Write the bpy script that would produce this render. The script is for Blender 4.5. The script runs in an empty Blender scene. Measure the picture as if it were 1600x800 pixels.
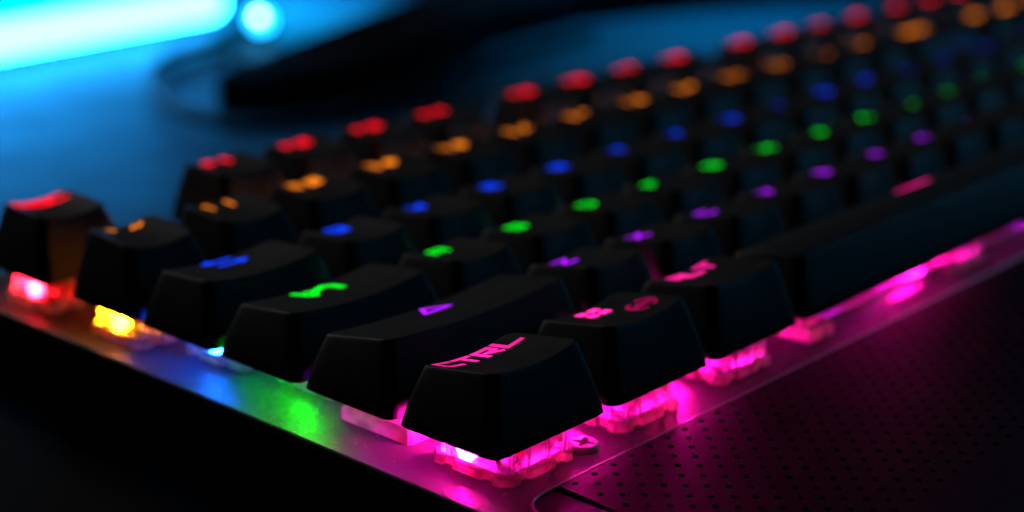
import bpy, bmesh, math, random
from mathutils import Vector, Euler

# ------------------------------------------------------------------ camera, world, exposure
MM = 0.001
Z0 = 28.0                       # height of the key cap rims above the desk, mm
U = 19.05                       # key pitch, mm
S = bpy.context.scene
COL = S.collection
CAM = (-138.8633, -137.138, 88.042 + Z0)
ROT = (1.2615, -0.0052, -0.8361)
cd = bpy.data.cameras.new('camera')
co = bpy.data.objects.new('camera', cd)
COL.objects.link(co)
co.location = [v * MM for v in CAM]
co.rotation_euler = ROT
cd.sensor_width = 36.0
cd.lens = 2572.66 / 1600 * 36.0
cd.clip_start = 0.005
cd.clip_end = 20.0
S.camera = co
_R = Euler(ROT).to_matrix()
def depth(x, y, z):
    return -((Vector((x, y, z + Z0)) - Vector(CAM)) @ _R).z
def pix(x, y, z):
    q = (Vector((x, y, z + Z0)) - Vector(CAM)) @ _R
    return 800 + 2572.66 * q.x / -q.z, 400 - 2572.66 * q.y / -q.z
cd.dof.use_dof = True
cd.dof.focus_distance = depth(14, -4, 5) * MM
APERTURE_MM = 5.8               # entrance pupil diameter
cd.dof.aperture_fstop = cd.lens / APERTURE_MM
cd.dof.aperture_blades = 0

W = bpy.data.worlds.new('World')
S.world = W
W.use_nodes = True
W.node_tree.nodes['Background'].inputs[0].default_value = (0.8, 0.9, 1.0, 1)
W.node_tree.nodes['Background'].inputs[1].default_value = 0.007

S.view_settings.view_transform = 'Standard'
S.view_settings.look = 'None'
S.view_settings.exposure = 0.0
S.view_settings.gamma = 1.0
S.render.engine = 'CYCLES'
cy = S.cycles
cy.max_bounces = 8
cy.diffuse_bounces = 4
cy.glossy_bounces = 4
cy.transmission_bounces = 6
cy.transparent_max_bounces = 16
cy.caustics_reflective = True
cy.caustics_refractive = True
cy.sample_clamp_indirect = 4.0
cy.use_light_tree = True
cy.use_denoising = True
try:
    cy.denoiser = 'OPENIMAGEDENOISE'
except Exception:
    pass

def area(name, loc, target, size, col, power):
    l = bpy.data.lights.new(name, 'AREA')
    l.shape = 'DISK'
    l.size = size * MM
    l.color = col
    l.energy = power
    o = bpy.data.objects.new(name, l)
    COL.objects.link(o)
    o.location = [v * MM for v in loc]
    d = Vector(target) - Vector(loc)
    o.rotation_euler = d.to_track_quat('-Z', 'Y').to_euler()
    return o
# dim unseen room lamp at the back, added bluish fill at the right
area('room_light', (60, 1150, 560), (70, 20, 34), 360, (1.0, 0.98, 0.96), 2.9)
area('side_fill_light', (520, -110, 170), (200, 0, 30), 160, (0.08, 0.52, 1.0), 0.25)
bl = area('back_fill_light', (450, 270, 190), (430, 240, 0), 70, (0.003, 0.40, 1.0), 0.55)  # added unseen lamp, lights the desk strip behind the keys
bl.data.spread = math.radians(80)
rg = area('rear_glow', (350, 470, 100), (335, 420, 0), 40, (0.003, 0.40, 1.0), 0.5)  # added unseen lamp, puts a blue glow on the desk by the stand
rg.data.spread = math.radians(65)
lg = area('left_glow', (110, 365, 190), (92, 322, 0), 60, (0.002, 0.38, 1.0), 0.62)  # added lamp out of view, brightens the desk at the left in blue
lg.data.spread = math.radians(75)

# ------------------------------------------------------------------ materials
def mat(name):
    m = bpy.data.materials.new(name)
    m.use_nodes = True
    nt = m.node_tree
    return m, nt, nt.nodes['Principled BSDF']
def noise_bump(nt, bsdf, scale, strength, dist=0.00005, detail=4):
    tc = nt.nodes.new('ShaderNodeTexCoord')
    n = nt.nodes.new('ShaderNodeTexNoise')
    n.inputs['Scale'].default_value = scale
    n.inputs['Detail'].default_value = detail
    b = nt.nodes.new('ShaderNodeBump')
    b.inputs['Strength'].default_value = strength
    b.inputs['Distance'].default_value = dist
    nt.links.new(tc.outputs['Object'], n.inputs['Vector'])
    nt.links.new(n.outputs['Fac'], b.inputs['Height'])
    nt.links.new(b.outputs['Normal'], bsdf.inputs['Normal'])
    return n
def rough_var(nt, bsdf, scale, lo, hi):
    tc = nt.nodes.new('ShaderNodeTexCoord')
    n = nt.nodes.new('ShaderNodeTexNoise')
    n.inputs['Scale'].default_value = scale
    n.inputs['Detail'].default_value = 5
    r = nt.nodes.new('ShaderNodeMapRange')
    r.inputs['From Min'].default_value = 0.3
    r.inputs['From Max'].default_value = 0.7
    r.inputs['To Min'].default_value = lo
    r.inputs['To Max'].default_value = hi
    nt.links.new(tc.outputs['Object'], n.inputs['Vector'])
    nt.links.new(n.outputs['Fac'], r.inputs['Value'])
    nt.links.new(r.outputs['Result'], bsdf.inputs['Roughness'])

def plain(name, col, rough, metal=0.0, spec=0.5, bump=None, rv=None):
    m, nt, b = mat(name)
    b.inputs['Base Color'].default_value = (*col, 1)
    b.inputs['Roughness'].default_value = rough
    b.inputs['Metallic'].default_value = metal
    b.inputs['Specular IOR Level'].default_value = spec
    if bump: noise_bump(nt, b, *bump)
    if rv: rough_var(nt, b, *rv)
    return m

M_CAP = plain('black_abs_plastic', (0.020, 0.020, 0.021), 0.58, 0, 0.15, (5200, 0.25, 0.00003), (300, 0.5, 0.66))
M_INNER = plain('white_translucent_inner_plastic', (0.6, 0.6, 0.6), 0.5, 0, 0.3, (900, 0.1, 0.00002))
M_PLATE = plain('dark_anodised_plate', (0.075, 0.075, 0.078), 0.5, 0.0, 0.1, (2600, 0.22, 0.00003), (420, 0.34, 0.52))
M_EDGE_GLINT = plain('plate_edge_glint', (0.3, 0.3, 0.31), 0.35, 0.4, 0.5, (2600, 0.15, 0.00002))  # paler than the plate, edge highlight put into the colour
M_CASE = plain('black_case_plastic', (0.012, 0.012, 0.013), 0.55, 0, 0.35, (3000, 0.3, 0.00004))
M_PANEL = plain('black_panel_plastic', (0.0033, 0.0033, 0.0035), 0.62, 0, 0.08, (3800, 0.35, 0.00004))
M_STEEL = plain('screw_steel', (0.65, 0.64, 0.63), 0.42, 0.0, 0.5, (1500, 0.2, 0.00003))
M_DESK = plain('dark_desk_laminate', (0.004, 0.022, 0.028), 0.62, 0, 0.10, (420, 0.15, 0.0001), (40, 0.52, 0.66))
M_SHEET = plain('black_added_sheet', (0.006, 0.006, 0.0065), 0.9, 0, 0.05, (1500, 0.4, 0.0001))
M_STAND = plain('black_stand_plastic', (0.0035, 0.0035, 0.0038), 0.8, 0, 0.02, (800, 0.2, 0.00005))
M_CABLE = plain('black_cable_rubber', (0.008, 0.008, 0.009), 0.7, 0, 0.1, (900, 0.2, 0.00005))
M_STEM = plain('red_switch_stem', (0.62, 0.03, 0.035), 0.4, 0, 0.5, (900, 0.1, 0.00003))
M_WIRE = plain('steel_wire', (0.6, 0.6, 0.6), 0.25, 1.0, 0.5, (900, 0.1, 0.00002))
M_DUST = plain('grey_lint', (0.5, 0.48, 0.47), 0.9, 0, 0.2, (900, 0.1, 0.00002))

def clear_plastic(name, tint, transp, gloss=0.14):
    m = bpy.data.materials.new(name)
    m.use_nodes = True
    nt = m.node_tree
    nt.nodes.clear()
    out = nt.nodes.new('ShaderNodeOutputMaterial')
    tr = nt.nodes.new('ShaderNodeBsdfTransparent'); tr.inputs[0].default_value = (*tint, 1)
    tl = nt.nodes.new('ShaderNodeBsdfTranslucent'); tl.inputs[0].default_value = (*tint, 1)
    df = nt.nodes.new('ShaderNodeBsdfDiffuse'); df.inputs[0].default_value = (*tint, 1)
    gl = nt.nodes.new('ShaderNodeBsdfGlossy'); gl.inputs['Roughness'].default_value = 0.12
    m1 = nt.nodes.new('ShaderNodeMixShader'); m1.inputs[0].default_value = 0.35
    m2 = nt.nodes.new('ShaderNodeMixShader'); m2.inputs[0].default_value = transp
    m3 = nt.nodes.new('ShaderNodeMixShader')
    lw = nt.nodes.new('ShaderNodeLayerWeight'); lw.inputs[0].default_value = gloss
    n = nt.nodes.new('ShaderNodeTexNoise'); n.inputs['Scale'].default_value = 420
    tc = nt.nodes.new('ShaderNodeTexCoord')
    bp = nt.nodes.new('ShaderNodeBump'); bp.inputs['Strength'].default_value = 0.35; bp.inputs['Distance'].default_value = 0.0003
    L = nt.links.new
    n2 = nt.nodes.new('ShaderNodeTexNoise'); n2.inputs['Scale'].default_value = 260; n2.inputs['Detail'].default_value = 1.5
    mr = nt.nodes.new('ShaderNodeMapRange'); mr.inputs['From Min'].default_value = 0.35; mr.inputs['From Max'].default_value = 0.65
    mr.inputs['To Min'].default_value = max(0.0, transp - 0.28); mr.inputs['To Max'].default_value = min(1.0, transp + 0.28)
    L(tc.outputs['Object'], n2.inputs['Vector']); L(n2.outputs['Fac'], mr.inputs['Value']); L(mr.outputs['Result'], m2.inputs[0])
    L(tc.outputs['Object'], n.inputs['Vector']); L(n.outputs['Fac'], bp.inputs['Height'])
    L(bp.outputs['Normal'], gl.inputs['Normal'])
    L(tl.outputs[0], m1.inputs[1]); L(df.outputs[0], m1.inputs[2])
    L(m1.outputs[0], m2.inputs[1]); L(tr.outputs[0], m2.inputs[2])
    L(m2.outputs[0], m3.inputs[1]); L(gl.outputs[0], m3.inputs[2]); L(lw.outputs['Fresnel'], m3.inputs[0])
    L(m3.outputs[0], out.inputs[0])
    return m
M_CLEAR = clear_plastic('clear_switch_plastic', (0.97, 0.95, 0.95), 0.58, 0.3)
M_MILKY = clear_plastic('milky_switch_plastic', (0.95, 0.74, 0.66), 0.34)

def emitter(name, col, strength):
    m = bpy.data.materials.new(name)
    m.use_nodes = True
    nt = m.node_tree
    nt.nodes.clear()
    out = nt.nodes.new('ShaderNodeOutputMaterial')
    e = nt.nodes.new('ShaderNodeEmission')
    e.inputs[0].default_value = (*col, 1)
    e.inputs[1].default_value = strength
    nt.links.new(e.outputs[0], out.inputs[0])
    return m
# legends: shine-through lettering; the object's colour is the light of its own LED
M_LEGEND = bpy.data.materials.new('backlit_legend')
M_LEGEND.use_nodes = True
_nt = M_LEGEND.node_tree
_nt.nodes.clear()
_o = _nt.nodes.new('ShaderNodeOutputMaterial'); _e = _nt.nodes.new('ShaderNodeEmission'); _i = _nt.nodes.new('ShaderNodeObjectInfo')
_nt.links.new(_i.outputs['Color'], _e.inputs[0]); _nt.links.new(_e.outputs[0], _o.inputs[0])
_tc = _nt.nodes.new('ShaderNodeTexCoord'); _n = _nt.nodes.new('ShaderNodeTexNoise'); _n.inputs['Scale'].default_value = 900
_mr = _nt.nodes.new('ShaderNodeMapRange'); _mr.inputs['To Min'].default_value = 0.75; _mr.inputs['To Max'].default_value = 1.25
_nt.links.new(_tc.outputs['Object'], _n.inputs['Vector']); _nt.links.new(_n.outputs['Fac'], _mr.inputs['Value'])
_d = _nt.nodes.new('ShaderNodeVectorMath'); _d.operation = 'DISTANCE'; _d.inputs[1].default_value = (0, 0.0045, 0.008)
_f = _nt.nodes.new('ShaderNodeMapRange'); _f.inputs['From Max'].default_value = 0.008; _f.inputs['To Min'].default_value = 1.25; _f.inputs['To Max'].default_value = 0.55
_m = _nt.nodes.new('ShaderNodeMath'); _m.operation = 'MULTIPLY'
_nt.links.new(_tc.outputs['Object'], _d.inputs[0]); _nt.links.new(_d.outputs['Value'], _f.inputs['Value'])
_nt.links.new(_mr.outputs['Result'], _m.inputs[0]); _nt.links.new(_f.outputs['Result'], _m.inputs[1])
_nt.links.new(_m.outputs[0], _e.inputs[1])

ROWCOL = [('pink', (1.0, 0.014, 0.30)), ('purple', (0.42, 0.006, 1.0)), ('green', (0.0, 0.85, 0.012)),
          ('blue', (0.004, 0.05, 1.0)), ('orange', (0.85, 0.20, 0.008)), ('red', (1.0, 0.002, 0.012))]
LEDCOL = [(1.0, 0.004, 0.37), (0.42, 0.004, 1.0), (0.003, 1.0, 0.003), (0.003, 0.075, 1.0), (1.0, 0.25, 0.002), (1.0, 0.004, 0.012)]
LEDPOW = [2500, 1000, 1650, 2100, 700, 750]
M_LED = [emitter('led_' + ROWCOL[i][0], LEDCOL[i], LEDPOW[i]) for i in range(6)]
M_BAR = emitter('light_bar_glow', (0.0155, 0.37, 1.0), 48.0)

# ------------------------------------------------------------------ mesh helpers (millimetres in, metres out)
def mesh(name, verts, faces, m, smooth=False):
    me = bpy.data.meshes.new(name)
    me.from_pydata([(x * MM, y * MM, z * MM) for x, y, z in verts], [], faces)
    me.materials.append(m)
    bm = bmesh.new(); bm.from_mesh(me)
    bmesh.ops.recalc_face_normals(bm, faces=bm.faces)
    if smooth:
        for f in bm.faces: f.smooth = True
        for e in bm.edges:
            if len(e.link_faces) == 2 and e.calc_face_angle(0) > math.radians(smooth if smooth is not True else 40):
                e.smooth = False
    bm.to_mesh(me); bm.free()
    return me
def link(name, me, parent=None, loc=(0, 0, 0), rz=0.0):
    o = bpy.data.objects.new(name, me)
    COL.objects.link(o)
    o.location = [v * MM for v in loc]
    o.rotation_euler = (0, 0, rz)
    if parent: o.parent = parent
    return o
def empty(name, label, cat, loc=(0, 0, 0), group=None):
    o = link(name, None, None, loc)
    o['label'] = label; o['category'] = cat
    if group: o['group'] = group
    return o
class MB:
    def __init__(s): s.v = []; s.f = []
    def add(s, v, f):
        k = len(s.v); s.v += v; s.f += [tuple(i + k for i in q) for q in f]
    def loft(s, rings, cap0=True, cap1=True, close=True):
        n = len(rings[0]); k = len(s.v)
        for r in rings: s.v += r
        for a in range(len(rings) - 1):
            for i in range(n if close else n - 1):
                j = (i + 1) % n
                s.f.append((k + a * n + i, k + a * n + j, k + (a + 1) * n + j, k + (a + 1) * n + i))
        if cap0: s.f.append(tuple(k + i for i in range(n))[::-1])
        if cap1: s.f.append(tuple(k + (len(rings) - 1) * n + i for i in range(n)))
    def box(s, x0, x1, y0, y1, z0, z1, c=0.0):
        """box with chamfered top and vertical edges"""
        def ring(i, z):
            a, b, p, q = x0 + i, x1 - i, y0 + i, y1 - i
            if c <= 0: return [(a, p, z), (b, p, z), (b, q, z), (a, q, z)]
            return [(a + c, p, z), (b - c, p, z), (b, p + c, z), (b, q - c, z), (b - c, q, z), (a + c, q, z), (a, q - c, z), (a, p + c, z)]
        s.loft([ring(0, z0), ring(0, z1 - c), ring(c * 0.7, z1)] if c > 0 else [ring(0, z0), ring(0, z1)])
    def tube(s, pts, r, n=10, cap=True):
        P = [Vector(p) for p in pts]
        rings = []
        up = Vector((0, 0, 1))
        for i, p in enumerate(P):
            t = (P[min(i + 1, len(P) - 1)] - P[max(i - 1, 0)]).normalized()
            a = t.cross(up)
            if a.length < 1e-4: a = t.cross(Vector((1, 0, 0)))
            a.normalize(); b = a.cross(t)
            rr = r[i] if isinstance(r, (list, tuple)) else r
            rings.append([tuple(p + a * rr * math.cos(2 * math.pi * k / n) + b * rr * math.sin(2 * math.pi * k / n)) for k in range(n)])
        s.loft(rings, cap, cap)
    def lathe(s, prof, cx=0, cy=0, n=24):
        s.loft([[(cx + r * math.cos(2 * math.pi * k / n), cy + r * math.sin(2 * math.pi * k / n), z) for k in range(n)] for r, z in prof])
    def mesh(s, name, m, smooth=False): return mesh(name, s.v, s.f, m, smooth)

def rrect(x0, x1, y0, y1, r, nx=10, ny=8, nc=6):
    """rounded rectangle, counter-clockwise, fixed vertex count"""
    pts = []
    def edge(a, b, n):
        for i in range(n): pts.append((a[0] + (b[0] - a[0]) * i / n, a[1] + (b[1] - a[1]) * i / n))
    def arc(cx, cy, a0):
        for i in range(nc):
            a = a0 + math.pi / 2 * i / nc
            pts.append((cx + r * math.cos(a), cy + r * math.sin(a)))
    edge((x0 + r, y0), (x1 - r, y0), nx); arc(x1 - r, y0 + r, -math.pi / 2)
    edge((x1, y0 + r), (x1, y1 - r), ny); arc(x1 - r, y1 - r, 0)
    edge((x1 - r, y1), (x0 + r, y1), nx); arc(x0 + r, y1 - r, math.pi / 2)
    edge((x0, y1 - r), (x0, y0 + r), ny); arc(x0 + r, y0 + r, math.pi)
    return pts

# ------------------------------------------------------------------ desk
dk = MB()
dk.box(-900, 1500, -700, 1300, -25, 0)
desk = link('desk_surface', dk.mesh('desk_surface', M_DESK))
desk['kind'] = 'structure'

mt = MB()
mt.box(-260, 520, -260, 150, 0.004, 2.5, 0.6)  # added sheet that keeps the desk black at the near left
sheet_o = link('dark_sheet', mt.mesh('dark_sheet', M_SHEET))
sheet_o['label'] = 'black sheet added under the keyboard to keep the near desk dark'
sheet_o['category'] = 'added sheet'

# ------------------------------------------------------------------ keyboard body
KB = empty('keyboard', 'black mechanical keyboard with rainbow backlit keys on the dark desk', 'keyboard')
PT = -5.7 + Z0                  # top of the metal plate
XR, YB = 366.0, 120.0           # right and back edge
XL, YF = -2.3, -11.5
# plate outline: straight front line, then a small fillet and a tongue running forward on the left
out = [(XL, YB), (XL, -60), (1.9, -60), (1.9, -16.0)]
for i in range(1, 9):
    a = math.pi - i / 8 * math.pi / 2
    out.append((1.9 + 4.5 + 4.5 * math.cos(a), -16.0 + 4.5 * math.sin(a)))
out += [(9.0, YF), (XR, YF), (XR, YB)]
def inset(poly, d):
    n = len(poly); res = []
    for i in range(n):
        p0, p1, p2 = Vector(poly[i - 1]), Vector(poly[i]), Vector(poly[(i + 1) % n])
        a = (p1 - p0).normalized(); b = (p2 - p1).normalized()
        na = Vector((-a.y, a.x)); nb = Vector((-b.y, b.x))
        k = (na + nb); k = k / max(0.3, k.dot(na)) if k.length > 1e-6 else na
        res.append(tuple(p1 + k * d))
    return res
pl = MB()
i1, i2, i3 = inset(out, 0.12), inset(out, 0.3), inset(out, 0.0)
pl.loft([[(x, y, PT - 1.3) for x, y in i3], [(x, y, PT - 0.3) for x, y in i3], [(x, y, PT - 0.09) for x, y in i1], [(x, y, PT) for x, y in i2]])
link('top_plate', pl.mesh('top_plate', M_PLATE), KB)
cs = MB()
cs.box(XL + 1.2, XR - 1.2, -64, YB - 1.0, 5, PT - 3.2, 0)
cs.box(XL + 0.5, XR - 0.5, -11.9, YB - 0.5, PT - 3.6, PT - 1.31, 0)
link('case', cs.mesh('case', M_CASE), KB)
for (x, y) in ((12, 100), (340, 100), (12, -52), (340, -52)):
    ft = MB(); ft.lathe([(6, 2.51), (6, 4.5), (5.5, 5.2)], x, y, 20)
    link('rubber_foot', ft.mesh('rubber_foot', M_CABLE), KB)

# perforated front panel: every hole is a real opening with a wall
pp = MB()
ZP = PT + 0.38
def hexa(cx, cy, r, z, n=10):
    return [(cx + r * 1.05 * math.cos(2 * math.pi * (k + .5) / n), cy + r * math.sin(2 * math.pi * (k + .5) / n), z) for k in range(n)]
PX0, PXR, PY0 = 9.7, 330.0, YF - 0.35
ROWS, PITX, PITY = 17, 3.97, 2.08
def zp(y): return ZP - max(0, (-14 - y)) * 0.04
for r in range(ROWS):
    y1 = PY0 - r * PITY + (0.0)
    y0 = y1 - PITY
    x = PX0 + (0 if r % 2 == 0 else PITX / 2)
    if r % 2: pp.add([(PX0, y0, zp(y0)), (x, y0, zp(y0)), (x, y1, zp(y1)), (PX0, y1, zp(y1))], [(0, 1, 2, 3)])
    far = 20 if True else 0
    while x < PXR - 4:
        if x < 170:
            cx, cyy = x + PITX / 2 + 1.0 - 1.0, (y0 + y1) / 2
            zc = zp(cyy)
            N = 10
            h0 = hexa(cx, cyy, 0.46, 0, N); 
            top = [(a, b, zp(b)) for a, b, _ in h0]
            low = [(a, b, zc - 1.2) for a, b, _ in h0]
            # outer ring points on the cell border in the same directions
            ring = []
            for k in range(N):
                ang = 2 * math.pi * (k + .5) / N
                c, s_ = math.cos(ang), math.sin(ang)
                t = min(PITX / 2 / abs(c) if abs(c) > 1e-6 else 9e9, PITY / 2 / abs(s_) if abs(s_) > 1e-6 else 9e9)
                ring.append((cx + c * t, cyy + s_ * t))
            base = len(pp.v)
            pp.v += [(a, b, zp(b)) for a, b in ring] + top + low
            for k in range(N):
                j = (k + 1) % N
                a, b = ring[k], ring[j]
                # corner fill where two neighbours lie on different sides
                on_x = lambda q: abs(abs(q[0] - cx) - PITX / 2) < 1e-6
                if on_x(a) != on_x(b):
                    corner = (cx + math.copysign(PITX / 2, (a[0] + b[0]) / 2 - cx), cyy + math.copysign(PITY / 2, (a[1] + b[1]) / 2 - cyy))
                    pp.v.append((corner[0], corner[1], zp(corner[1])))
                    pp.f.append((base + k, len(pp.v) - 1, base + j, base + N + j, base + N + k))
                else:
                    pp.f.append((base + k, base + j, base + N + j, base + N + k))
                pp.f.append((base + N + k, base + N + j, base + 2 * N + j, base + 2 * N + k))
            pp.f.append(tuple(base + 2 * N + k for k in range(N)))
        else:
            pp.add([(x, y0, zp(y0)), (x + PITX, y0, zp(y0)), (x + PITX, y1, zp(y1)), (x, y1, zp(y1))], [(0, 1, 2, 3)])
        x += PITX
yl = PY0 - ROWS * PITY
pp.add([(PX0, yl, zp(yl)), (PXR, yl, zp(yl)), (PXR, -62, zp(-62)), (PX0, -62, zp(-62))], [(0, 1, 2, 3)])
pp.add([(PX0, PY0, zp(PY0)), (PX0, PY0, ZP - 3), (PX0, -62, ZP - 5), (PX0, -62, zp(-62))], [(0, 1, 2, 3)])
ed = [(0.0, 0.0), (0.14, -0.04), (0.24, -0.14), (0.28, -0.28), (0.28, -3.0)]
k = len(pp.v)
for dy, dz in ed: pp.v += [(PX0, PY0 + dy, ZP + dz), (PXR, PY0 + dy, ZP + dz)]
for i in range(len(ed) - 1): pp.f.append((k + 2 * i, k + 2 * i + 1, k + 2 * i + 3, k + 2 * i + 2))
link('perforated_panel', mesh('perforated_panel', pp.v, pp.f, M_PANEL), KB)
# plain corner piece between the fillet and the groove
cp = [(8.9, -62), (8.9, -11.75), (6.6, -11.75)]
for i in range(7, -1, -1):
    a = math.pi - i / 8 * math.pi / 2
    cp.append((1.9 + 4.5 + 4.3 * math.cos(a), -16.05 + 4.3 * math.sin(a)))
cp += [(2.1, -62)]
cm = MB()
ZC = ZP - 0.22
cm.loft([[(x, y, ZP - 5) for x, y in cp], [(x, y, ZC - 0.4) for x, y in cp], [(x, y, ZC - 0.13) for x, y in inset(cp, .09)], [(x, y, ZC - 0.02) for x, y in inset(cp, .28)], [(x, y, ZC) for x, y in inset(cp, .5)]])
link('corner_piece', cm.mesh('corner_piece', M_PANEL), KB)

# added strip along the panel, its pale colour stands for the edge highlight
rl = MB()
path = [(XR - 1, YF + .05), (200, YF + .05), (60, YF + .05), (9.3, YF + .05), (7.4, YF + .02)]
for i in range(9):
    a = math.pi / 2 + i / 8 * math.pi / 2
    path.append((6.4 + 4.45 * math.cos(a), -16.0 + 4.45 * math.sin(a)))
path += [(1.95, -30), (1.95, -59)]
rl.tube([(x, y, PT + 0.2) for x, y in path], 0.24, 8)
link('edge_glint', rl.mesh('edge_glint', M_EDGE_GLINT, 60), KB)

# cross-recess screw between the two front left keys
sv, sf = [], []
NR, NA, RS = 26, 72, 2.1
def screw_z(x, y):
    r = math.hypot(x, y)
    z = 0.78 + 0.06 * (1 - (r / RS) ** 2) - 0.2 * max(0, (r / RS - 0.86) / 0.14) ** 2
    a = math.radians(24); u, v = x * math.cos(a) + y * math.sin(a), -x * math.sin(a) + y * math.cos(a)
    d = min(max(abs(u) - 0.5 + abs(v) * .14, abs(v) - 1.5), max(abs(v) - 0.5 + abs(u) * .14, abs(u) - 1.5))
    return z - 0.7 * min(1, max(0, (0.06 - d) / 0.15))
sv.append((0, 0, screw_z(0, 0)))
for i in range(1, NR + 1):
    r = RS * i / NR
    for k in range(NA):
        a = 2 * math.pi * k / NA
        sv.append((r * math.cos(a), r * math.sin(a), screw_z(r * math.cos(a), r * math.sin(a))))
for k in range(NA):
    a = 2 * math.pi * k / NA
    sv.append((RS * math.cos(a), RS * math.sin(a), 0.0))
for k in range(NA): sf.append((0, 1 + k, 1 + (k + 1) % NA))
for i in range(NR):
    for k in range(NA):
        a, b = 1 + i * NA + k, 1 + i * NA + (k + 1) % NA
        sf.append((a, a + NA, b + NA, b))
link('screw', mesh('screw', sv, sf, M_STEEL, 50), KB, (21.85, -5.8, PT + 0.002))

# ------------------------------------------------------------------ key caps
# row: top front edge y, top back edge y, corner height front, corner height back
PROF = {0: (-6.0, 6.9, 10.6, 8.4), 1: (-6.2, 7.0, 10.4, 7.9), 2: (-5.9, 6.7, 9.4, 7.9), 3: (-5.7, 6.5, 9.7, 8.8), 4: (-5.3, 6.8, 10.9, 11.5), 5: (-5.3, 6.8, 10.7, 11.1)}
def cap_dims(w, row):
    hw = w * U / 2 - 0.5
    return hw, hw - 2.7
def ztop(x, y, w, row):
    yF, yB, zF, zB = PROF[row]
    hx = cap_dims(w, row)[1]
    t = (y - yF) / (yB - yF)
    z = zF + (zB - zF) * t
    if w > 5:                   # the space bar is crowned, not dished
        return z - 0.3 - 0.9 * (2 * t - 1) ** 2
    return z - 1.1 * (1 - min(1.2, (x / hx) ** 2))
CAPS = {}
def cap_mesh(w, row):
    if (w, row) in CAPS: return CAPS[w, row]
    hw, hx = cap_dims(w, row)
    yF, yB, zF, zB = PROF[row]
    hd = U / 2 - 0.5
    nx = 12 if w < 3 else 60
    bot = rrect(-hw, hw, -hd, hd, 1.7, nx)
    top = rrect(-hx, hx, yF, yB, 1.6, nx)
    b = MB(); rings = []
    def lev(t, grow=0.0):
        r = []
        for (x0, y0), (x1, y1) in zip(bot, top):
            bul = 0.30 * math.sin(math.pi * t)
            x = x0 + (x1 - x0) * t; y = y0 + (y1 - y0) * t
            l = math.hypot(x / hw, y / hd) or 1
            r.append((x + bul * x / hw / l, y + bul * y / hd / l, ztop(x1, y1, w, row) * t))
        return r
    # inside shell first, from the cavity roof down to the rim
    def inner(t, d):
        kx, ky = (hw - d) / hw, (hd - d) / hd
        return [(x * kx, y * ky, z * 0.86) for x, y, z in lev(t)]
    rings.append(inner(0.97, 1.9)); rings.append(inner(0.5, 1.5))
    r0 = lev(0.0)
    rings.append([(x * (hw - 1.25) / hw, y * (hd - 1.25) / hd, 0.02) for x, y, z in r0])
    rings.append([(x * (hw - .25) / hw, y * (hd - .25) / hd, 0.0) for x, y, z in r0])
    rings.append([(x, y, 0.2) for x, y, z in lev(0.02)])
    for t in (0.2, 0.4, 0.6, 0.8, 0.93): rings.append(lev(t))
    def topring(s, dz=0.0, g=0.0):
        yc = (yF + yB) / 2; r = []
        for x, y in top:
            X, Y = x * s, yc + (y - yc) * s
            r.append((X, Y, ztop(X, Y, w, row) - dz))
        return r
    rings.append(lev(0.98))
    rings.append([(x, y, z) for (x, y, z) in topring(0.998, 0.07)])
    rings.append(topring(0.98, 0.005))
    for s_ in (0.9, 0.8, 0.65, 0.5, 0.33, 0.16): rings.append(topring(s_))
    b.loft(rings, True, True)
    me = b.mesh('keycap', M_CAP, 60)
    me.materials.append(M_INNER)
    n = len(bot)
    lim = set(range(3 * n))
    for p in me.polygons:
        if all(v in lim for v in p.vertices): p.material_index = 1
    CAPS[w, row] = me
    return CAPS[w, row]

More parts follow.
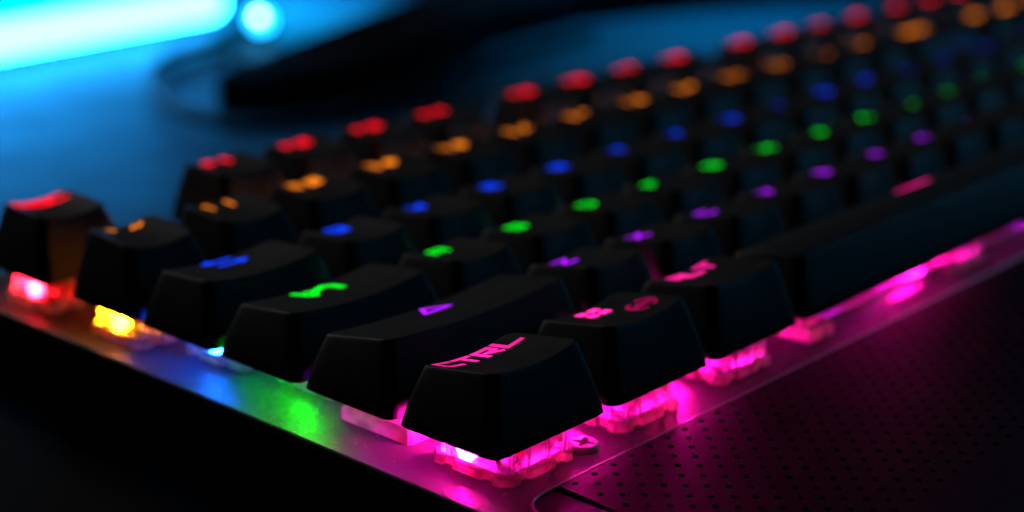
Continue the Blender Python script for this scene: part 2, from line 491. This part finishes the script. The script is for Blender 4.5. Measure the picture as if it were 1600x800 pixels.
# stroke font: wide, squared technical lettering on a unit box
G = {
 'A': [[(0, 0), (.12, 1), (1, 1), (1, 0)], [(.05, .4), (1, .4)]], 'B': [[(0, 0), (0, 1), (.85, 1), (.95, .75), (.8, .52), (.2, .52)], [(.8, .52), (1, .3), (.9, 0), (0, 0)]],
 'C': [[(1, 1), (.12, 1), (0, .8), (0, 0), (1, 0)]], 'D': [[(0, 0), (0, 1), (.75, 1), (1, .7), (1, .3), (.75, 0), (0, 0)]],
 'E': [[(1, 1), (0, 1), (0, 0), (1, 0)], [(0, .5), (.85, .5)]], 'F': [[(1, 1), (0, 1), (0, 0)], [(0, .5), (.8, .5)]],
 'G': [[(1, 1), (.12, 1), (0, .85), (0, 0), (1, 0), (1, .5), (.5, .5)]], 'H': [[(0, 0), (0, 1)], [(1, 0), (1, 1)], [(0, .5), (1, .5)]],
 'I': [[(.5, 0), (.5, 1)]], 'J': [[(1, 1), (1, 0), (.1, 0), (0, .3)]], 'K': [[(0, 0), (0, 1)], [(1, 1), (.3, .5), (1, 0)], [(0, .5), (.3, .5)]],
 'L': [[(0, 1), (0, 0), (1, 0)]], 'M': [[(0, 0), (0, 1), (.5, .4), (1, 1), (1, 0)]], 'N': [[(0, 0), (0, 1), (1, 0), (1, 1)]],
 'O': [[(0, 0), (0, 1), (1, 1), (1, 0), (0, 0)]], 'P': [[(0, 0), (0, 1), (1, 1), (1, .42), (0, .42)]],
 'Q': [[(.95, .0), (0, 0), (0, 1), (1, 1), (1, .1)], [(.6, .35), (1, -.1)]], 'R': [[(0, 0), (0, 1), (1, 1), (1, .45), (.3, .45)], [(.35, .45), (1, 0)]],
 'S': [[(1, 1), (0, 1), (0, .5), (1, .5), (1, 0), (0, 0)]], 'T': [[(0, 1), (1, 1)], [(.5, 1), (.5, 0)]], 'U': [[(0, 1), (0, 0), (1, 0), (1, 1)]],
 'V': [[(0, 1), (.5, 0), (1, 1)]], 'W': [[(0, 1), (.2, 0), (.5, .6), (.8, 0), (1, 1)]], 'X': [[(0, 0), (1, 1)], [(0, 1), (1, 0)]],
 'Y': [[(0, 1), (.5, .5), (1, 1)], [(.5, .5), (.5, 0)]], 'Z': [[(0, 1), (1, 1), (0, 0), (1, 0)]],
 '0': [[(0, 0), (0, 1), (1, 1), (1, 0), (0, 0)]], '1': [[(.2, .8), (.55, 1), (.55, 0)]], '2': [[(0, 1), (1, 1), (1, .5), (0, .5), (0, 0), (1, 0)]],
 '3': [[(0, 1), (1, 1), (1, 0), (0, 0)], [(.25, .5), (1, .5)]], '4': [[(0, 1), (0, .45), (1, .45)], [(1, 1), (1, 0)]],
 '5': [[(1, 1), (0, 1), (0, .5), (1, .5), (1, 0), (0, 0)]], '6': [[(1, 1), (0, 1), (0, 0), (1, 0), (1, .5), (0, .5)]], '7': [[(0, 1), (1, 1), (.5, 0)]],
 '8': [[(0, 0), (0, 1), (1, 1), (1, 0), (0, 0)], [(0, .5), (1, .5)]], '9': [[(0, 0), (1, 0), (1, 1), (0, 1), (0, .5), (1, .5)]],
 '!': [[(.5, 1), (.5, .35)], [(.5, .15), (.5, 0)]], '@': [[(.7, .3), (.35, .3), (.35, .7), (.7, .7), (.7, .25), (1, .25), (1, 1), (0, 1), (0, 0), (1, 0)]],
 '#': [[(.3, 0), (.4, 1)], [(.65, 0), (.75, 1)], [(0, .33), (1, .33)], [(0, .67), (1, .67)]], '$': [[(1, .85), (.1, .85), (.1, .5), (.9, .5), (.9, .15), (0, .15)], [(.5, 1.1), (.5, -.1)]],
 '%': [[(0, 0), (1, 1)], [(.1, .8), (.3, .8)], [(.7, .2), (.9, .2)]], '^': [[(.1, .55), (.5, 1), (.9, .55)]], '&': [[(1, 0), (.2, .8), (.4, 1), (.65, .8), (0, .25), (.3, 0), (.9, .4)]],
 '*': [[(.5, .2), (.5, 1)], [(.1, .4), (.9, .8)], [(.1, .8), (.9, .4)]], '(': [[(.7, 1), (.4, .75), (.4, .25), (.7, 0)]], ')': [[(.3, 1), (.6, .75), (.6, .25), (.3, 0)]],
 '-': [[(.15, .5), (.85, .5)]], '_': [[(0, 0), (1, 0)]], '=': [[(.1, .7), (.9, .7)], [(.1, .3), (.9, .3)]], '+': [[(.5, .1), (.5, .9)], [(.1, .5), (.9, .5)]],
 '[': [[(.7, 1), (.3, 1), (.3, 0), (.7, 0)]], ']': [[(.3, 1), (.7, 1), (.7, 0), (.3, 0)]], ';': [[(.5, .8), (.5, .62)], [(.55, .3), (.4, -.05)]], "'": [[(.5, 1), (.5, .6)]],
 ',': [[(.55, .3), (.35, -.1)]], '.': [[(.42, .1), (.6, .1)]], '/': [[(.1, 0), (.9, 1)]], '\\': [[(.1, 1), (.9, 0)]], '<': [[(.85, .9), (.2, .5), (.85, .1)]], '>': [[(.15, .9), (.8, .5), (.15, .1)]],
 '?': [[(0, 1), (1, 1), (1, .5), (.5, .5), (.5, .3)], [(.5, .12), (.5, 0)]], '~': [[(0, .35), (.25, .68), (.6, .38), (1, .72)]], '`': [[(.25, 1), (.6, .7)]], ':': [[(.5, .8), (.5, .62)], [(.5, .3), (.5, .12)]], '"': [[(.3, 1), (.3, .65)], [(.7, 1), (.7, .65)]],
}
def stroke(poly, wd, closed=False):
    """polyline to a strip of quads with mitred joints; returns list of (left, right) 2-D pairs"""
    P = [Vector(p) for p in poly]
    Q = [P[0]]
    for a, b in zip(P, P[1:]):
        n = max(1, int((b - a).length / 0.5))
        Q += [a + (b - a) * (k / n) for k in range(1, n + 1)]
    prs = []
    for i, p in enumerate(Q):
        a = (p - Q[i - 1]).normalized() if i else None
        b = (Q[i + 1] - p).normalized() if i < len(Q) - 1 else None
        if a is None: a = b
        if b is None: b = a
        na, nb = Vector((-a.y, a.x)), Vector((-b.y, b.x))
        k = na + nb
        k = k / max(0.55, k.dot(na)) if k.length > 1e-5 else na
        e = Vector((0, 0))
        if i == 0: e = -b * wd * 0.5
        if i == len(Q) - 1: e = a * wd * 0.5
        prs.append((p + k * wd / 2 + e, p - k * wd / 2 + e))
    return prs
def legend_mesh(strokes, w, row, polys=()):
    """strokes: (polyline in mm, width)"""
    v, f = [], []
    for poly, wd in strokes:
        prs = stroke(poly, wd); k = len(v)
        for l, r in prs:
            for q in (l, (l + r) / 2, r): v.append((q.x, q.y, ztop(q.x, q.y, w, row) + 0.045 + 0.002 * (len(v) % 3 == 1)))
        for i in range(len(prs) - 1):
            a = k + i * 3
            f += [(a, a + 1, a + 4, a + 3), (a + 1, a + 2, a + 5, a + 4)]
    for poly in polys:
        k = len(v)
        for x, y in poly: v.append((x, y, ztop(x, y, w, row) + 0.045))
        f.append(tuple(range(k, k + len(poly))))
    return mesh('legend', v, f, M_LEGEND)
LW, LH, LY, SW = 2.9, 2.5, 4.75, 0.62
def text_strokes(s, cx, cy, cw=LW, ch=LH, gap=0.95, sw=SW):
    tot = len(s) * cw + (len(s) - 1) * gap
    res = []; x = cx - tot / 2
    for c in s:
        for poly in G[c]:
            res.append(([(x + px * cw, cy - ch / 2 + py * ch) for px, py in poly], sw))
        x += cw + gap
    return res

# ------------------------------------------------------------------ switches
def switch_meshes():
    b = MB()
    # lower housing: flange with clip notches on all four sides, chamfered corners
    h, c, nw, nd = 7.3, 1.4, 1.7, 0.8
    side = [(-h + c, -h), (-4.6, -h), (-4.4, -h + nd), (-4.4 + nw, -h + nd), (-2.5, -h), (2.5, -h), (4.4 - nw, -h + nd), (4.4, -h + nd), (4.6, -h), (h - c, -h)]
    poly = []
    for q in range(4):
        a = q * math.pi / 2
        poly += [(x * math.cos(a) - y * math.sin(a), x * math.sin(a) + y * math.cos(a)) for x, y in side]
    b.loft([[(x, y, 0.003) for x, y in poly], [(x, y, 1.1) for x, y in poly], [(x * .97, y * .97, 1.35) for x, y in poly]])
    low = b.mesh('key_switch', M_MILKY)
    b = MB()
    def ring(hx, hy, z, r=0.9): return [(x, y, z) for x, y in rrect(-hx, hx, -hy, hy, r, 4, 4, 3)]
    b.loft([ring(6.3, 6.2, 1.353), ring(6.3, 6.2, 2.0), ring(6.0, 6.0, 2.2), ring(5.5, 6.0, 5.9), ring(5.2, 5.7, 6.3)])
    # ribs on the front, clip bars on the sides, round light port at the front left
    for x in (-5.2, -1.9, 1.9, 5.2): b.box(x - 0.35, x + 0.35, -6.6, -5.9, 1.36, 4.6, 0.15)
    for y in (-4.0, 4.0):
        b.box(-6.6, -5.8, y - 0.5, y + 0.5, 1.36, 4.2, 0.15); b.box(5.8, 6.6, y - 0.5, y + 0.5, 1.36, 4.2, 0.15)
    b.lathe([(1.6, 1.36), (1.6, 2.8), (1.2, 2.8), (1.2, 1.6)], -4.3, -4.6, 16)
    up = b.mesh('upper_housing', M_CLEAR, 30)
    b = MB()
    b.box(-3.5, 3.5, -3.4, 2.4, 2.4, 6.0, 0.3)
    b.box(-0.6, 0.6, -2.0, 2.0, 6.01, 9.2, 0.15); b.box(-2.0, -0.605, -0.55, 0.55, 6.01, 9.2, 0.15); b.box(0.605, 2.0, -0.55, 0.55, 6.01, 9.2, 0.15)
    st = b.mesh('stem', M_STEM)
    b = MB()
    b.lathe([(1.5, 1.37), (1.5, 2.3), (1.2, 3.0), (0.6, 3.4)], -2.4, 4.3, 14)
    leds = []
    for i in range(6):
        leds.append(b.mesh('led', M_LED[i]))
    return low, up, st, leds
SWM = switch_meshes()
b = MB()
b.box(-5.4, 3.4, 6.3, 6.9, 1.38, 5.2, 0.1)  # added wall that blocks LED light towards the back
BLOCKER = b.mesh('led_blocker', M_CASE)
b.box(3.41, 4.0, 1.5, 6.9, 1.38, 5.2, 0.1)  # second added wall, stops red light spilling to the right
BLOCKER_R = b.mesh('led_blocker', M_CASE)
def stab_meshes():
    b = MB()
    b.box(-3.6, 3.6, -7.2, 7.2, 0.003, 2.0, 0.5)
    b.box(-2.8, 2.8, -5.0, 6.2, 2.003, 5.4, 0.4)
    return b.mesh('stabilizer', M_MILKY)
STAB = stab_meshes()

def switch_at(x, y, row):
    s = link('key_switch', SWM[0], KB, (x, y, PT))
    link('upper_housing', SWM[1], s)
    link('stem', SWM[2], s)
    link('led', SWM[3][row], s)
    if row > 0: link('led_blocker', BLOCKER if row < 5 else BLOCKER_R, s)
rnd = random.Random(4)
def key(cx, row, w, strokes, what, polys=(), bright=1.0, y=None):
    yy = row * U if y is None else y
    u, v = pix(cx, yy, 5)
    if u - w * 60 > 1640 or v < -70: return None
    cap = link('keycap', cap_mesh(w, row), KB, (cx, yy, Z0))
    cap['label'] = 'black key cap with %s %s legend' % (what, ROWCOL[row][0])
    switch_at(cx, yy, row)
    if strokes or polys:
        lg = link('legend', legend_mesh(strokes, w, row, polys), cap)
        k = bright * (1.6 + 0.2 * rnd.random()) * (1.3 if row > 3 else 1.0)
        c = ROWCOL[row][1]
        lg.color = (c[0] * k, c[1] * k, c[2] * k, 1)
    if w >= 2:
        for sx in ((-11.94, 11.94) if w < 5 else (-50, 50)):
            link('stabilizer', STAB, KB, (cx + sx, yy, PT))
        a = 11.94 if w < 5 else 50
        wr = MB(); wr.tube([(cx - a, yy - 2, PT + 1.2), (cx - a, yy - 4.4, PT + 1.2), (cx + a, yy - 4.4, PT + 1.2), (cx + a, yy - 2, PT + 1.2)], 0.75, 8)
        link('stabilizer_wire', wr.mesh('stabilizer_wire', M_WIRE), KB)
    return cap

# bottom row
key(0.625 * U, 0, 1.25, text_strokes('CTRL', -0.15, 4.6, 2.6, 2.9, 1.25, .85), 'CTRL')
def rect(x0, x1, y0, y1, sk=0): return [(x0, y0), (x1, y0), (x1 + sk, y1), (x0 + sk, y1)]
win = []
for ix in (0, 1):
    for iy in (0, 1):
        win.append(rect(-2.75 + ix * 2.7, -2.75 + ix * 2.7 + 1.95, 2.1 + iy * 2.1, 2.1 + iy * 2.1 + 1.4))
wk = key(1.875 * U, 0, 1.25, [], 'four-pane', win, 1.7)
def circ(cx, cy, r, n=14, a0=0, a1=2 * math.pi): return [(cx + r * math.cos(a0 + (a1 - a0) * k / n), cy + r * .8 * math.sin(a0 + (a1 - a0) * k / n)) for k in range(n + 1)]
LX, LYY = 5.0, -0.7
lk = [(circ(LX, LYY, 2.3, 7, 2.0, 4.3), .7), (circ(LX, LYY, 2.3, 7, -1.15, 1.15), .7), ([(LX - 1.5, LYY - .1), (LX + 1.5, LYY - .1)], 1.3), (circ(LX, LYY + .25, .7, 8, 0, math.pi), .4)]
l2 = link('lock_legend', legend_mesh(lk, 1.25, 0), wk)
l2.color = (0.42, 0.005, 0.10, 1)
key(3.125 * U, 0, 1.25, text_strokes('ALT', 0.9, 4.7, 2.7, 2.4, 1.0, .75), 'ALT')
key(6.875 * U, 0, 6.25, [([(-7.3, 4.7), (4.0, 4.7)], 1.2)], 'bar')
for cx, t in ((10.625, 'ALT'), (11.875, 'FN')): key(cx * U, 0, 1.25, text_strokes(t, 0, 4.3, 2.7, 2.4, 0.8), t)
# shift row
key(1.125 * U, 1, 2.25, [([(-2.1, 2.9), (0, 5.9), (3.0, 2.9), (-2.1, 2.9)], .7)], 'hollow arrow')
for i, c in enumerate('ZXCVBNM,./'): key((2.75 + i) * U, 1, 1.0, text_strokes(c, 0, LY), c if c.isalpha() else 'punctuation')
key(13.625 * U, 1, 2.75, [([(-2, 3.5), (0, 6.3), (2, 3.5), (-2, 3.5)], .62)], 'hollow arrow')
# caps row
key(0.875 * U, 2, 1.75, [([(-3.6, 5.6), (-3.3, 4.4), (-3.0, 3.0), (-2.2, 2.3), (-1.3, 3.6), (0.2, 4.7), (1.7, 5.3), (2.9, 4.2), (3.0, 2.2)], 1.15), ([(-1.9, 4.9), (-.4, 4.2)], .8)], 'curved lock')
for i, c in enumerate("ASDFGHJKL;'"): key((2.25 + i) * U, 2, 1.0, text_strokes(c, 0, LY), c if c.isalpha() else 'punctuation', bright=.7 if c == 'L' else 1)
key(13.875 * U, 2, 2.25, text_strokes('ENTER', 0, LY, 2.6, 2.3, .7), 'ENTER')
# tab row
key(0.75 * U, 3, 1.5, [([(-3.2, 5.9), (2.0, 5.9)], .6), ([(-1.9, 6.6), (-3.2, 5.9), (-1.9, 5.2)], .6), ([(-2.0, 3.2), (3.2, 3.2)], .6), ([(1.9, 3.9), (3.2, 3.2), (1.9, 2.5)], .6)], 'two arrows')
for i, c in enumerate("QWERTYUIOP[]"): key((2 + i) * U, 3, 1.0, text_strokes(c, 0, LY), c if c.isalpha() else 'bracket', bright=.6 if c in 'I[]' else 1)
key(14.25 * U, 3, 1.5, text_strokes('\\', 0, LY), 'backslash')
# number row
for i, (c, d) in enumerate(zip("`1234567890-=", "~!@#$%^&*()_+")):
    st = text_strokes(c, -2.15, LY, 2.2, 2.3, sw=.55) + text_strokes(d, 2.15, LY, 2.2, 2.3, sw=.55)
    key((0.5 + i) * U, 4, 1.0, st, ('%s and %s' % (c, d)) if c.isdigit() else 'punctuation', bright=.5 if c == '-' else .9)
key(14 * U, 4, 2.0, text_strokes('BACK', 0, LY, 2.6, 2.3, .7), 'BACK')
# function row
YFN = 5 * U + 5.75
key(0.5 * U, 5, 1.0, text_strokes('ESC', -.2, LY, 2.7, 2.4, .7), 'ESC', y=YFN)
for i, cx in enumerate([2.5, 3.5, 4.5, 5.5, 7, 8, 9, 10, 11.5, 12.5, 13.5, 14.5]):
    key(cx * U, 5, 1.0, text_strokes('F%d' % (i + 1), 0.3, LY, 2.2 if i < 9 else 2.0, 2.4, 1.5 if i < 9 else .8), 'F%d' % (i + 1), y=YFN)
# block right of the letters
for i, t in enumerate(('PRT', 'SCR', 'BRK')): key((15.75 + i) * U, 5, 1.0, text_strokes(t, 0, LY, 2.4, 2.3, .6), t, y=YFN)
for i, t in enumerate(('INS', 'HOME', 'PGUP')): key((15.75 + i) * U, 4, 1.0, text_strokes(t, 0, LY, 2.0, 2.3, .55), t)
for i, t in enumerate(('DEL', 'END', 'PGDN')): key((15.75 + i) * U, 3, 1.0, text_strokes(t, 0, LY, 2.0, 2.3, .55), t)

# dust and lint lying on the plate
du = MB()
for i in range(70):
    if i < 45: x, y = rnd.uniform(XL + .4, 7.5), rnd.uniform(-9, 34)
    else: x, y = rnd.uniform(2, 60), rnd.uniform(-11, -8)
    a = rnd.uniform(0, 6.28); l = rnd.choice((.12, .15, .2, .6, 1.1)); r = .035 if l > .3 else .06
    mx, my = x + math.cos(a) * l * .5 + rnd.uniform(-.1, .1) * l, y + math.sin(a) * l * .5 + rnd.uniform(-.1, .1) * l
    du.tube([(x, y, PT + r), (mx, my, PT + r * 1.5), (x + math.cos(a) * l, y + math.sin(a) * l, PT + r)], r, 4)
d_ = link('dust', du.mesh('dust', M_DUST), KB)
d_['kind'] = 'stuff'

# ------------------------------------------------------------------ things behind the keyboard
LB = empty('light_bar', 'glowing pale cyan light bar lying at the back of the desk', 'light bar', (180, 388, 0))
ang = math.atan2(15, 118)
def bar_pt(s, h=0): return (s * math.cos(ang) - 0, s * math.sin(ang), h)
b = MB()
n = 20
prof = [0.0, 2.7, 4.8, 6.2, 6.5]
pts, rad = [], []
for k, rr in enumerate(prof): pts.append(bar_pt(-42 + [0, 1, 3, 6, 9][k], 10.2)); rad.append(max(.5, rr))
for s in range(-30, 90, 20): pts.append(bar_pt(s, 10.2)); rad.append(6.5)
for k, rr in enumerate(prof[::-1]): pts.append(bar_pt(92 + [0, 3, 6, 8, 9][k], 10.2)); rad.append(max(.5, rr))
b.tube(pts, rad, 24)
link('diffuser', b.mesh('diffuser', M_BAR, 50), LB)
b = MB()
b.loft([[(x * math.cos(ang) - y * math.sin(ang), x * math.sin(ang) + y * math.cos(ang), z) for x, y in ((-44, 18), (114, 18), (114, 21), (-44, 21))] for z in (0.3, 46)])  # added backing, its cyan colour stands for the glow above the bar
link('glow_backing', b.mesh('glow_backing', plain('cyan_glow_backing', (0.0005, 0.22, 0.45), 0.6, 0, 0.0)), LB)
b = MB(); b.lathe([(5, 0), (5, 2.4), (4, 3.0)], 0, 0, 24)
GL = empty('glow_ball', 'small round glowing ball at the right end of the light bar', 'lamp', (272, 366, 0))  # glowing ball that stands for a bright spot
link('foot', b.mesh('foot', M_STAND), GL)
b = MB(); b.lathe([(1.2, 3.01)] + [(4.7 * math.sin(math.pi * k / 12), 7.4 - 4.7 * math.cos(math.pi * k / 12)) for k in range(2, 12)], 0, 0, 24)
link('globe', b.mesh('globe', emitter('globe_glow', (0.012, 0.45, 1.0), 7.0), 50), GL)

b = MB(); b.lathe([(0.1 + 1.5 * math.sin(math.pi * k / 10), -1.5 * math.cos(math.pi * k / 10)) for k in range(11)], 0, 0, 16)  # added emitter on the camera side, stands for the white core of the glow
link('hot_spot', b.mesh('hot_spot', emitter('hot_spot_glow', (0.12, 0.5, 1.0), 60.0), 50), GL, (-3.0, -2.8, 9.4))

# V-footed monitor stand
MS = empty('monitor_stand', 'black V-footed monitor stand standing behind the keyboard', 'monitor stand', (390, 350, 0))
def leg(pts, z1, name):
    P = [(x - 390, y - 350) for x, y in pts]
    m = MB(); ii = inset(P, 1.5)
    m.loft([[(x, y, 0.5) for x, y in P], [(x, y, z1 - 1.5) for x, y in P], [(x, y, z1) for x, y in ii]])
    link(name, m.mesh(name, M_STAND), MS)
leg([(172, 266), (179, 251), (216, 247), (266, 264), (325, 290), (380, 296), (380, 372), (325, 333)], 15, 'leg')
leg([(381, 300), (420, 289), (560, 240), (610, 235), (618, 250), (570, 275), (500, 372), (381, 372)], 15, 'leg')
m = MB(); m.box(-25, 25, 0, 40, 15.01, 330, 3)
link('neck', m.mesh('neck', M_STAND), MS)

# cable looping on the desk from the bar to the stand
def spline(P, n=10):
    res = []
    P = [Vector(p) for p in P]
    for i in range(len(P) - 1):
        p0, p1, p2, p3 = P[max(i - 1, 0)], P[i], P[i + 1], P[min(i + 2, len(P) - 1)]
        for k in range(n):
            t = k / n
            res.append(0.5 * ((2 * p1) + (p2 - p0) * t + (2 * p0 - 5 * p1 + 4 * p2 - p3) * t * t + (3 * p1 - p0 - 3 * p2 + p3) * t ** 3))
    res.append(P[-1])
    return res
c = MB()
c.tube(spline([(300, 404, 5), (287, 390, 4), (262, 372, 3), (241, 359, 3), (220, 350, 3), (206, 341, 3), (190, 325, 3), (178, 304, 3), (168, 285, 3), (163, 270, 3), (163, 255, 3), (170, 243, 3), (190, 238, 3), (230, 244, 3), (290, 262, 3), (360, 270, 3)]), 2.3, 12)
cb = link('cable', c.mesh('cable', M_CABLE, 50))
cb['label'] = 'thin black cable looping on the desk beside the light bar'
cb['category'] = 'cable'
